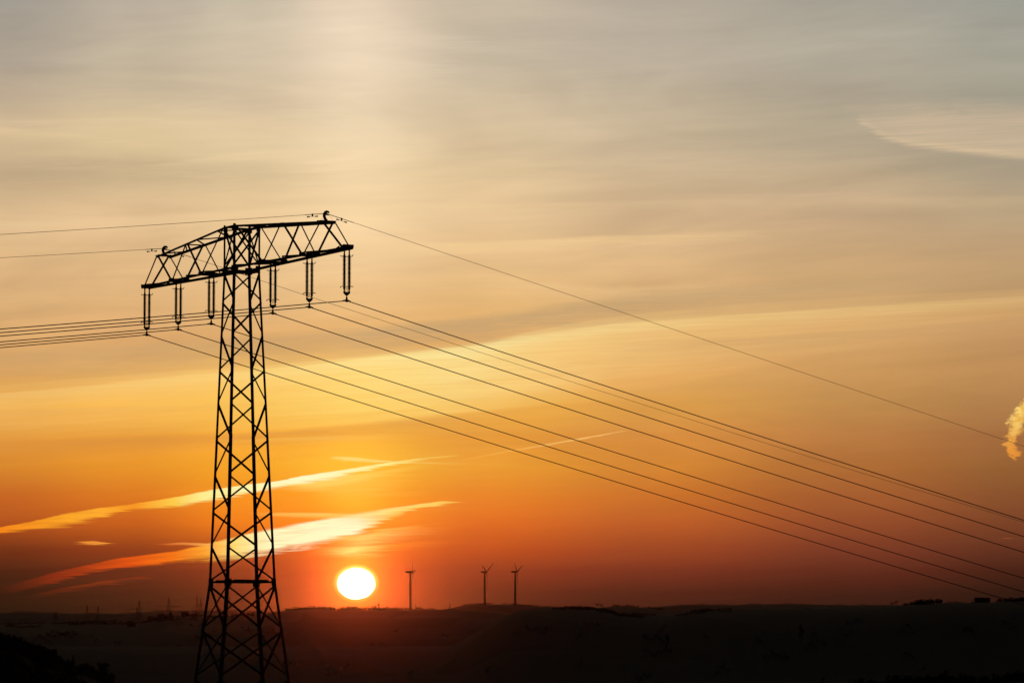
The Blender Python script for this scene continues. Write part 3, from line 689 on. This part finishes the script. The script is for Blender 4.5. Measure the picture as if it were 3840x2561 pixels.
# ------------------------------------------------------------------ wind turbines
def turbine(x, yhub, ybase, D, yaw, ang0, label, rotor=.5, dia=1.0):
    X, Y = ground_xy(x, D); zh = tanel(yhub)*Y; zg = hz(X, Y)
    H = tanel(yhub)*Y-tanel(ybase)*Y; Rr = H*rotor
    zb = min(zg, tanel(ybase)*Y)-2
    t = empty('wind_turbine', (X, Y, zb)); tag(t, label, 'wind turbine', 'wind turbines on the skyline')
    h = zh-zb
    m = MB(); m.lathe((0,0,0), [(2.35*dia,0),(2.2*dia,h*.3),(1.9*dia,h*.6),(1.35*dia,h-1.6)], 18); m.build('tower', M_TURB, t, True)
    fx = Vector((math.cos(yaw), -math.sin(yaw), 0)); fy = Vector((math.sin(yaw), math.cos(yaw), 0))   # fx: out of the hub
    n = MB(); KN = dia; pr = [(-7.8,.9,1.2),(-7.2,1.2,1.5),(-4,1.55,1.85),(0,1.6,1.9),(2.2,1.5,1.8),(3.0,1.1,1.4)]
    vs_ = []; 
    for a, wy, wz in pr:
        for i in range(8):
            an = (i+.5)*math.pi/4; vs_.append(Vector((0,0,h))+fx*a*KN+fy*(wy*KN*1.08*max(-.85, min(.85, math.cos(an)*1.1)))+uz*(wz*KN*max(-.85, min(.85, math.sin(an)*1.1))))
    fs_ = [tuple(range(8))[::-1], tuple(8*(len(pr)-1)+i for i in range(8))]
    for i in range(len(pr)-1):
        for k in range(8): fs_.append((i*8+k, i*8+(k+1) % 8, (i+1)*8+(k+1) % 8, (i+1)*8+k))
    n.add(vs_, fs_); n.build('nacelle', M_TURB, t)
    hc = Vector((0,0,h))+fx*4.0*KN
    hb = MB(); hb.tube([hc-fx*1.1, hc-fx*.5, hc+fx*.5, hc+fx*1.3, hc+fx*1.7], [v*KN for v in (1.25,1.5,1.4,.8,.2)], 12); hb.build('hub', M_TURB, t, True)
    for k in range(3):
        a = R(ang0+120*k); dr = uz*math.cos(a)+fy*math.sin(a); ch = dr.cross(fx).normalized()
        bl = MB(); st = [(l_, c1_*1.5, t1_*2.2) for l_, c1_, t1_ in ((0.8,.8,.8),(2.5,1.0,.8),(Rr*.22,1.9,.6),(Rr*.5,1.4,.45),(Rr*.8,1.0,.3),(Rr,.3,.12))]
        vs_ = []
        for l, c_, th_ in st:
            b0 = hc+dr*l+fx*(l*l/Rr*.075)
            tw = .5*(1-l/Rr); c1 = ch*math.cos(tw)+fx*math.sin(tw); n1 = fx*math.cos(tw)-ch*math.sin(tw)
            vs_ += [b0-c1*c_*.4, b0+n1*th_*.5, b0+c1*c_*.6, b0-n1*th_*.5]
        fs_ = [(0,1,2,3), tuple(4*(len(st)-1)+i for i in (3,2,1,0))]
        for i in range(len(st)-1):
            for k2 in range(4): fs_.append((i*4+k2, i*4+(k2+1) % 4, (i+1)*4+(k2+1) % 4, (i+1)*4+k2))
        bl.add(vs_, fs_); bl.build('blade', M_TURB, t)
    return t
turbine(1541, 2144, 2284, 7600, R(7), -38, 'wind turbine nearest the sun, blades almost edge-on', .42, 1.3)
turbine(1818, 2144, 2264, 8500, R(24), 56, 'middle wind turbine on the wooded hilltop, right blade raised highest', .52, 1.2)
turbine(1932, 2143, 2271, 8600, R(18), -55, 'right-hand wind turbine of the three, left blade raised highest', .48, 1.2)

# ------------------------------------------------------------------ far pylons
def far_pylon(x, ytop, D, label, kind, w=.78):
    X, Y = ground_xy(x, D); zg = hz(X, Y)-1; zt = tanel(ytop)*Y; H = zt-zg
    t = empty('far_pylon', (X, Y, zg), .35); tag(t, label, 'pylon', 'hazy pylons on the far left skyline')
    m = MB(); r_ = .125
    bw = H*.075
    def hw(z):
        u = z/H; return bw*(1-u)**.9+.35 if u < .97 else .3
    zs = [0]; 
    while zs[-1] < H*.92: zs.append(zs[-1]+max(2.2, hw(zs[-1])*1.9))
    zs[-1] = H*.95
    for i in range(len(zs)-1):
        a, b = hw(zs[i]), hw(zs[i+1])
        cs = [(-1,-1),(1,-1),(1,1),(-1,1)]
        for j in range(4):
            c, c2 = cs[j], cs[(j+1) % 4]
            m.tube([(c[0]*a, c[1]*a, zs[i]), (c[0]*b, c[1]*b, zs[i+1])], r_, 4, False)
            m.tube([(c[0]*a, c[1]*a, zs[i]), (c2[0]*b, c2[1]*b, zs[i+1])], r_*.6, 4, False)
            m.tube([(c2[0]*a, c2[1]*a, zs[i]), (c[0]*b, c[1]*b, zs[i+1])], r_*.6, 4, False)
    m.tube([(0,0,H*.93),(0,0,H)], .25, 5)
    m.build('lattice_mast', M_STEEL, t)
    arms = [(.78, .17*H*w), (.60, .26*H*w)] if kind == 0 else [(.80, .30*H*w), (.62, .36*H*w)]
    for zf, L_ in arms:
        q = MB(); z = H*zf
        for s2 in (-1, 1):
            for dy in (-.5, .5):
                q.tube([(0,dy,z),(s2*L_,0,z+.1)], r_, 4); q.tube([(0,dy,z+2.2),(s2*L_,0,z+.3)], r_, 4)
            for k in range(1, 5):
                xx = s2*L_*k/5; q.tube([(xx,0,z),(s2*L_*(k-1)/5,0,z+2.2*(1-(k-1)/5))], r_*.6, 4, False)
            for k in (.55, 1.0): q.tube([(s2*L_*k,0,z),(s2*L_*k,0,z-2.2)], .14, 5)
        q.build('crossarm', M_STEEL, t)
FP = [(218,2292,5000,0,'faint short pylon far left in front of the dark hill'),
      (335,2262,6200,0,'left one of the close pair of faint pylons left of the mast'),
      (376,2267,5900,1,'right one of the close pair of faint pylons left of the mast'),
      (521,2272,6900,0,'smaller faint pylon half hidden beside its taller twin, mid-left'),
      (530,2244,6300,1,'tall faint pylon midway between the photo edge and the mast'),
      (640,2232,6500,1,'faint pylon with wide arms beside the little hilltop tower'),
      (745,2228,6600,0,'taller faint pylon just left of the near pylon mast'),
      (760,2238,7400,0,'thinner faint pylon touching the left leg of the near pylon mast'),
      (866,2230,7000,0,'faint pylon seen through the near pylon lattice')]
for x, yt, D, kd, lab in FP: far_pylon(x, yt, D, lab, kd)

# ------------------------------------------------------------------ trees
rng = random.Random(11)
def crown_leaves(m, c, rx, rz, n, size, rg, conifer=False):
    lumps = [(Vector((rg.gauss(0,.45)*rx, rg.gauss(0,.45)*rx, rg.uniform(-.55,.6)*rz)), rg.uniform(.25,.5)) for _ in range(9)]
    for i in range(n):
        if conifer:
            h = rg.random()**1.3; rr_ = (1-h)*rx*(.45+.55*((h*9) % 1))*rg.uniform(.2,1); a = rg.uniform(0, 6.283)
            p = Vector((math.cos(a)*rr_, math.sin(a)*rr_, -rz+2*rz*h-rr_*.25))
        else:
            lc, lr = rg.choice(lumps); v = Vector((rg.gauss(0,1), rg.gauss(0,1), rg.gauss(0,1))).normalized()*rg.random()**.4
            p = lc+Vector((v.x*lr*rx, v.y*lr*rx, v.z*lr*rz*.9))
        u = Vector((rg.gauss(0,1), rg.gauss(0,1), rg.gauss(0,.7))).normalized(); w = u.orthogonal().normalized()
        s_ = size*rg.uniform(.5, 1.3); p = p+c
        m.add([p-u*s_, p+w*s_*.45, p+u*s_, p-w*s_*.45], [(0,1,2,3)])
def tree(x, D, Hh, kind, label, rx=None, group='trees one can tell apart on the skyline', cat='tree', n=260, zoff=0.0):
    X, Y = ground_xy(x, D); z = hz(X, Y)-.4+zoff
    names = {'conifer': 'spruce_tree', 'broad': 'broadleaf_tree', 'poplar': 'poplar_tree'}
    t = empty(names[kind], (X, Y, z)); tag(t, label, cat, group)
    rx = rx or Hh*(.2 if kind == 'conifer' else .16 if kind == 'poplar' else .42)
    m = MB(); pts = [(0,0,0)]; k = 5
    for i in range(1, k+1): pts.append((rng.uniform(-.02,.02)*Hh, rng.uniform(-.02,.02)*Hh, Hh*(.9 if kind != 'broad' else .7)*i/k))
    m.tube(pts, [Hh*.028*(1-i/(k+1.0)) for i in range(k+1)], 7)
    if kind != 'conifer':
        for j in range(9):
            i = rng.randint(2, k-1); p = Vector(pts[i]); a = rng.uniform(0, 6.283); l = rx*rng.uniform(.5,.95)
            up_ = 1.0 if kind == 'broad' else 2.4
            q = p+Vector((math.cos(a)*l*.5, math.sin(a)*l*.5, l*.4*up_)); e = q+Vector((math.cos(a)*l*.5, math.sin(a)*l*.5, l*.5*up_))
            m.tube([p, q, e], [Hh*.012, Hh*.008, Hh*.003], 5)
    m.build('trunk', M_BARK, t)
    c = MB()
    if kind == 'conifer': crown_leaves(c, Vector((0,0,Hh*.56)), rx, Hh*.46, n, Hh*.05, rng, True)
    elif kind == 'poplar': crown_leaves(c, Vector((0,0,Hh*.56)), rx, Hh*.46, n, Hh*.035, rng)
    else: crown_leaves(c, Vector((0,0,Hh*.62)), rx, Hh*.38, n, Hh*.045, rng)
    c.build('crown', M_NEEDLE if kind == 'conifer' else M_LEAF, t)
    return t
PXM = lambda px, D: px*D/F
tree(1561, 4800, PXM(24,4800), 'conifer', 'small pointed tree just right of the left wind turbine tower')
tree(1578, 4800, PXM(20,4800), 'conifer', 'shorter pointed tree second right of the left wind turbine tower')
tree(1688, 4800, PXM(26,4800), 'conifer', 'lone spire-shaped tree at the foot of the wooded hilltop')
tree(1422, 4800, PXM(32,4800), 'poplar', 'tallest narrow tree right of the setting sun')
tree(1408, 4800, PXM(24,4800), 'broad', 'rounded tree beside the tallest narrow tree right of the sun')
tree(1452, 4800, PXM(22,4800), 'broad', 'thin rounded tree between the sun and the left wind turbine')
tree(1482, 4800, PXM(17,4800), 'poplar', 'small faint narrow tree left of the left wind turbine')
tree(2238, 8500, PXM(24,8500), 'broad', 'dark rounded tree clump on the saddle right of the wind turbines')
tree(2256, 8500, PXM(20,8500), 'broad', 'second rounded tree on the saddle right of the wind turbines')
tree(2300, 8500, PXM(15,8500), 'broad', 'low rounded tree further right on the turbine ridge')
tree(3335, 2500, PXM(22,2500), 'broad', 'leftmost dark tree on the right-hand ridge')
tree(3352, 2500, PXM(25,2500), 'broad', 'wide dark tree second from left on the right-hand ridge')
tree(3425, 2500, PXM(25,2500), 'broad', 'rounded dark tree near the middle of the right-hand ridge')
tree(3438, 2500, PXM(20,2500), 'broad', 'lower tree leaning against the rounded tree on the right-hand ridge')
tree(3485, 2500, PXM(22,2500), 'poplar', 'narrow tree on the right-hand ridge left of the barn')
tree(3508, 2500, PXM(20,2500), 'broad', 'tree closing the clump left of the bare ridge stretch')
tree(3600, 2500, PXM(14,2500), 'conifer', 'tiny pointed tree left of the ridge barn')
tree(3637, 2500, PXM(16,2500), 'conifer', 'tiny pointed tree touching the ridge barn')
tree(3780, 2500, PXM(20,2500), 'broad', 'broad tree near the right edge of the photo under the lowest wire')
tree(667, 4300, PXM(36,4300), 'conifer', 'pointed dark tree on the village slope left of the mast')
GB = 'black trees on the near left slope'
for x, hgt, kd, lab in ((205,58,'broad','black tree at the top of the near left slope'),
                        (285,56,'conifer','pointed black tree on the near left slope above the round ones'),
                        (330,44,'broad','low black tree in the middle of the near left slope'),
                        (395,62,'broad','big ragged black tree at the foot of the near left slope'),
                        (428,44,'conifer','small pointed black tree right of the big ragged one'),
                        (482,54,'conifer','black tree farthest right on the near left slope, by the photo bottom')):
    tree(x, 1250, PXM(hgt,1250), kd, lab, group=GB, n=1100)
GR = 'black trees at the lower right'
for x, hgt, kd, lab in ((3218,46,'broad','leftmost black tree along the bottom right'),
                        (3340,52,'broad','broad black tree second along the bottom right'),
                        (3395,48,'broad','black tree third along the bottom right, joined to its neighbour'),
                        (3480,48,'broad','black tree fourth along the bottom right'),
                        (3522,62,'broad','tallest black tree along the bottom right'),
                        (3590,46,'conifer','small pointed black tree right of the tallest bottom right one')):
    tree(x, 1300, PXM(hgt,1300), kd, lab, group=GR, n=1100)
tree(2998, 2150, PXM(70,2150), 'poplar', 'slim dark tree standing alone in the valley below the right ridge', group='slim trees in the valley', n=400)
tree(2500, 2150, PXM(55,2150), 'poplar', 'slim dark tree in the valley near the photo bottom centre', group='slim trees in the valley', n=400)

# woodland that reads as one mass: hedges and woods along the ridges
def woodland(name, specs, seed):
    """runs of touching crowns: hedges and wood edges along the contour"""
    rg = random.Random(seed); P4 = []
    for (x0, x1, D, dspread, n, h0, h1, nl) in specs:
        while n > 0:
            cx = rg.uniform(x0, x1); d = D+rg.uniform(-dspread, dspread*.2); hb = rg.uniform(h0, h1); run = rg.randint(6, 34)
            for k in range(run):
                n -= 1; hb = min(h1, max(h0, hb+rg.gauss(0, (h1-h0)*.3))); px = hb*rg.uniform(.55, 1.0)
                cx += px*rg.uniform(.25, .7); d += rg.gauss(0, dspread*.03)
                if cx > x1: break
                X, Y = ground_xy(cx, d); h = PXM(px, D); P4.append((X, Y, h, nl))
    Zs = hfull(np.array([p[0] for p in P4]), np.array([p[1] for p in P4])); rs = np.random.RandomState(seed)
    vs_, q = [], 0
    for (X, Y, h, nl), z in zip(P4, Zs):
        rx = h*rs.uniform(.35, .6)
        v = rs.normal(size=(nl, 3)); v /= np.linalg.norm(v, axis=1)[:, None]; v *= (rs.rand(nl, 1)**.45)
        lump = rs.normal(size=(nl, 3))*.18
        c = np.array([X, Y, z+h*.45])+(v+lump)*np.array([rx, rx, h*.5])
        c[:, 2] = np.maximum(c[:, 2], z-h*.05)
        u = rs.normal(size=(nl, 3)); u /= np.linalg.norm(u, axis=1)[:, None]
        w = np.cross(u, rs.normal(size=(nl, 3))); w /= np.linalg.norm(w, axis=1)[:, None]
        sz = (h*.2*rs.uniform(.5, 1.3, nl))[:, None]
        quad = np.stack([c-u*sz, c+w*sz*.5, c+u*sz, c-w*sz*.5], 1); vs_.append(quad.reshape(-1, 3))
        vs_.append(np.array([[X-.12, Y, z-1], [X+.12, Y, z-1], [X+.06, Y, z+h*.6], [X-.06, Y, z+h*.6]]))
    vv = np.concatenate(vs_); me_ = bpy.data.meshes.new(name)
    me_.from_pydata(vv.tolist(), [], np.arange(len(vv)).reshape(-1, 4).tolist()); me_.materials.append(M_LEAF); me_.update()
    o = bpy.data.objects.new(name, me_); COL.objects.link(o); tag(o, kind='stuff'); return o
woodland('distant_woodland', [
    (1040,1700,4800,120,420,5,14,22), (1180,1260,4800,40,60,9,14,22), (1250,1340,4800,40,70,10,19,22), (1395,1450,4800,40,24,8,18,22),
    (1700,2230,8500,120,420,4,9,18), (2225,2480,8500,120,120,5,14,18),
    (1930,2740,2500,90,420,5,13,22), (2740,3290,2500,50,60,1.5,3,14), (3310,3520,2500,50,110,5,22,34), (3530,3650,2500,40,26,3,8,16), (3690,3860,2500,60,110,7,17,26),
    (0,460,12500,200,150,3,7,10), (430,1080,14800,150,180,3,8,10), (2350,3320,13500,150,260,3,7,10),
    (0,960,4800,300,500,5,13,20), (0,1040,4200,700,500,4,12,20), (1040,3000,4000,500,500,4,10,18), (1040,3800,2200,420,700,4,13,22), (1000,3150,1700,350,300,5,14,24)], 3)
woodland('near_slope_woodland', [(-150,210,1250,60,300,16,52,60), (-150,330,1120,160,420,14,40,50), (-150,470,1000,200,420,12,34,44), (190,430,1250,60,160,12,40,60), (3200,3640,1300,50,220,12,38,60), (3600,3900,1300,60,120,12,34,60)], 8)

# ------------------------------------------------------------------ buildings
def house(x, D, L_, W_, hw_, hr, rz, label, group='village houses in the dark valley', name='house', chim=True):
    X, Y = ground_xy(x, D); z = hz(X, Y)-.8
    t = empty(name, (X, Y, z), rz); tag(t, label, 'house' if name == 'house' else name, group)
    m = MB(); a, b = L_/2, W_/2; h = hw_+.8
    m.add([(-a,-b,0),(a,-b,0),(a,b,0),(-a,b,0),(-a,-b,h),(a,-b,h),(a,b,h),(-a,b,h),(-a,0,h+hr),(a,0,h+hr)],
          [(0,1,5,4),(2,3,7,6),(1,2,6,9,5),(3,0,4,8,7),(0,3,2,1)])
    m.build('wall', M_WALL, t)
    r_ = MB(); e = .4; th_ = .18; sl_ = hr/b
    for s2 in (-1, 1):
        lo = (b+e); zl = h-e*sl_
        vs_ = [(-a-e, s2*lo, zl),(a+e, s2*lo, zl),(a+e, 0, h+hr),(-a-e, 0, h+hr)]
        vs_ += [(q[0], q[1], q[2]+th_) for q in vs_]
        r_.add(vs_, [(0,1,2,3),(4,7,6,5),(0,4,5,1),(1,5,6,2),(2,6,7,3),(3,7,4,0)])
    ro = r_.build('roof', M_ROOF, t)
    if chim:
        c = MB(); c.box_axes((a*.4, b*.15, h+hr+.3), (1,0,0), (0,1,0), (0,0,1), .35, .35, .9); c.build('chimney', M_WALL, ro)
    for k in range(3):
        w = MB(); w.box_axes((-a*.6+k*a*.6, -b-.02, h*.55), (1,0,0), (0,1,0), (0,0,1), .55, .05, .65); w.build('window', M_GLASS, t)
    return t
house(3674, 2500, 9, 5, 1.8, 1.4, .1, 'long low barn on the right-hand ridge skyline', 'buildings on the ridge', 'barn', False)
vh = [(575,4600,.3,'first house from the left in the dark village'),(612,4750,-.4,'house just right of the first village house'),(640,4500,.8,'village house below the hilltop tower'),
      (700,4700,.1,'village house between the hilltop tower and the mast'),(735,4550,-.7,'village house nearest the left leg of the mast'),(500,4400,.5,'lonely house left of the village')]
for x, D, rz, lab in vh: house(x, D, rng.uniform(7,9), rng.uniform(5,6), rng.uniform(2.2,2.8), rng.uniform(2.4,3), rz, lab)
X, Y = ground_xy(647, 4800); zc = hz(X, Y)-1
t = empty('church_tower', (X, Y, zc), .3); tag(t, 'tiny square tower with a pointed roof on the hill beside a faint pylon', 'tower')
m = MB(); m.box_axes((0,0,2.6),(1,0,0),(0,1,0),(0,0,1),1.6,1.6,2.6); m.build('wall', M_WALL, t)
m = MB(); m.add([(-1.8,-1.8,5.15),(1.8,-1.8,5.15),(1.8,1.8,5.15),(-1.8,1.8,5.15),(0,0,8.6)], [(0,3,2,1),(0,1,4),(1,2,4),(2,3,4),(3,0,4)]); m.build('roof', M_ROOF, t)
m = MB(); m.box_axes((0,-1.63,3.9),(1,0,0),(0,1,0),(0,0,1),.4,.05,.7); m.build('window', M_GLASS, t)

# ------------------------------------------------------------------ birds
def bird(x, y, D, span, rz, label):
    d = ray(x, y); c = d*(D/d.y)
    me_ = bpy.data.meshes.new('bird'); h = span/2
    m = MB()
    m.tube([(0,-.34*span,0),(0,-.2*span,.01),(0,0,.0),(0,.2*span,0),(0,.3*span,.02*span),(0,.38*span,0)], [v*span for v in (.01,.035,.07,.06,.045,.008)], 8)
    for s2 in (-1, 1):
        st = [(0,.1,.0),(.35,.11,.14),(.7,.07,.12),(1,.01,.02)]
        vs_ = []
        for u, w, z in st:
            vs_ += [(s2*u*h, (w+.04)*span-u*.05*span, z*span), (s2*u*h, -(w)*span-u*.05*span, z*span), (s2*u*h, 0, z*span+.02*span)]
        fs_ = []
        for i in range(3):
            for a, b in ((0,2),(2,1),(1,0)): fs_.append((i*3+a, i*3+b, i*3+3+b, i*3+3+a))
        m.add(vs_, fs_)
    m.add([(-.05*span,-.42*span,0),(.05*span,-.42*span,0),(0,-.28*span,.02*span),(0,-.28*span,-.02*span)], [(0,1,2),(0,3,1),(0,2,3),(1,3,2)])
    o = m.build('bird', M_BIRD); o.location = c; o.rotation_euler = (0,0,rz)
    tag(o, label, 'bird', 'birds in flight')
bird(980, 2253, 640, .42, .5, 'tiny bird in flight inside the pylon lattice, the upper one of two')
bird(981, 2271, 640, .42, 1.1, 'tiny bird in flight inside the pylon lattice, the lower one of two')
bird(466, 1501, 900, .35, .3, 'tiny bird alone high in the orange sky left of the mast')

# ------------------------------------------------------------------ haze
hzb = MB(); lo_ = float(min(Z_.min(), -60))-2
hzb.add([(-16000,-900,lo_),(16000,-900,lo_),(16000,18500,lo_),(-16000,18500,lo_),(-16000,-900,240),(16000,-900,240),(16000,18500,240),(-16000,18500,240)],
        [(0,3,2,1),(4,5,6,7),(0,1,5,4),(1,2,6,5),(2,3,7,6),(3,0,4,7)])
mh = bpy.data.materials.new('thin_evening_air'); mh.use_nodes = True; t = mh.node_tree; t.nodes.clear()
vo = t.nodes.new('ShaderNodeVolumePrincipled'); oo = t.nodes.new('ShaderNodeOutputMaterial')
vo.inputs['Color'].default_value = (.85,.75,.68,1); vo.inputs['Density'].default_value = 3.2e-6; vo.inputs['Anisotropy'].default_value = .985
t.links.new(vo.outputs[0], oo.inputs['Volume'])
hz_o = hzb.build('haze', mh); tag(hz_o, kind='stuff')
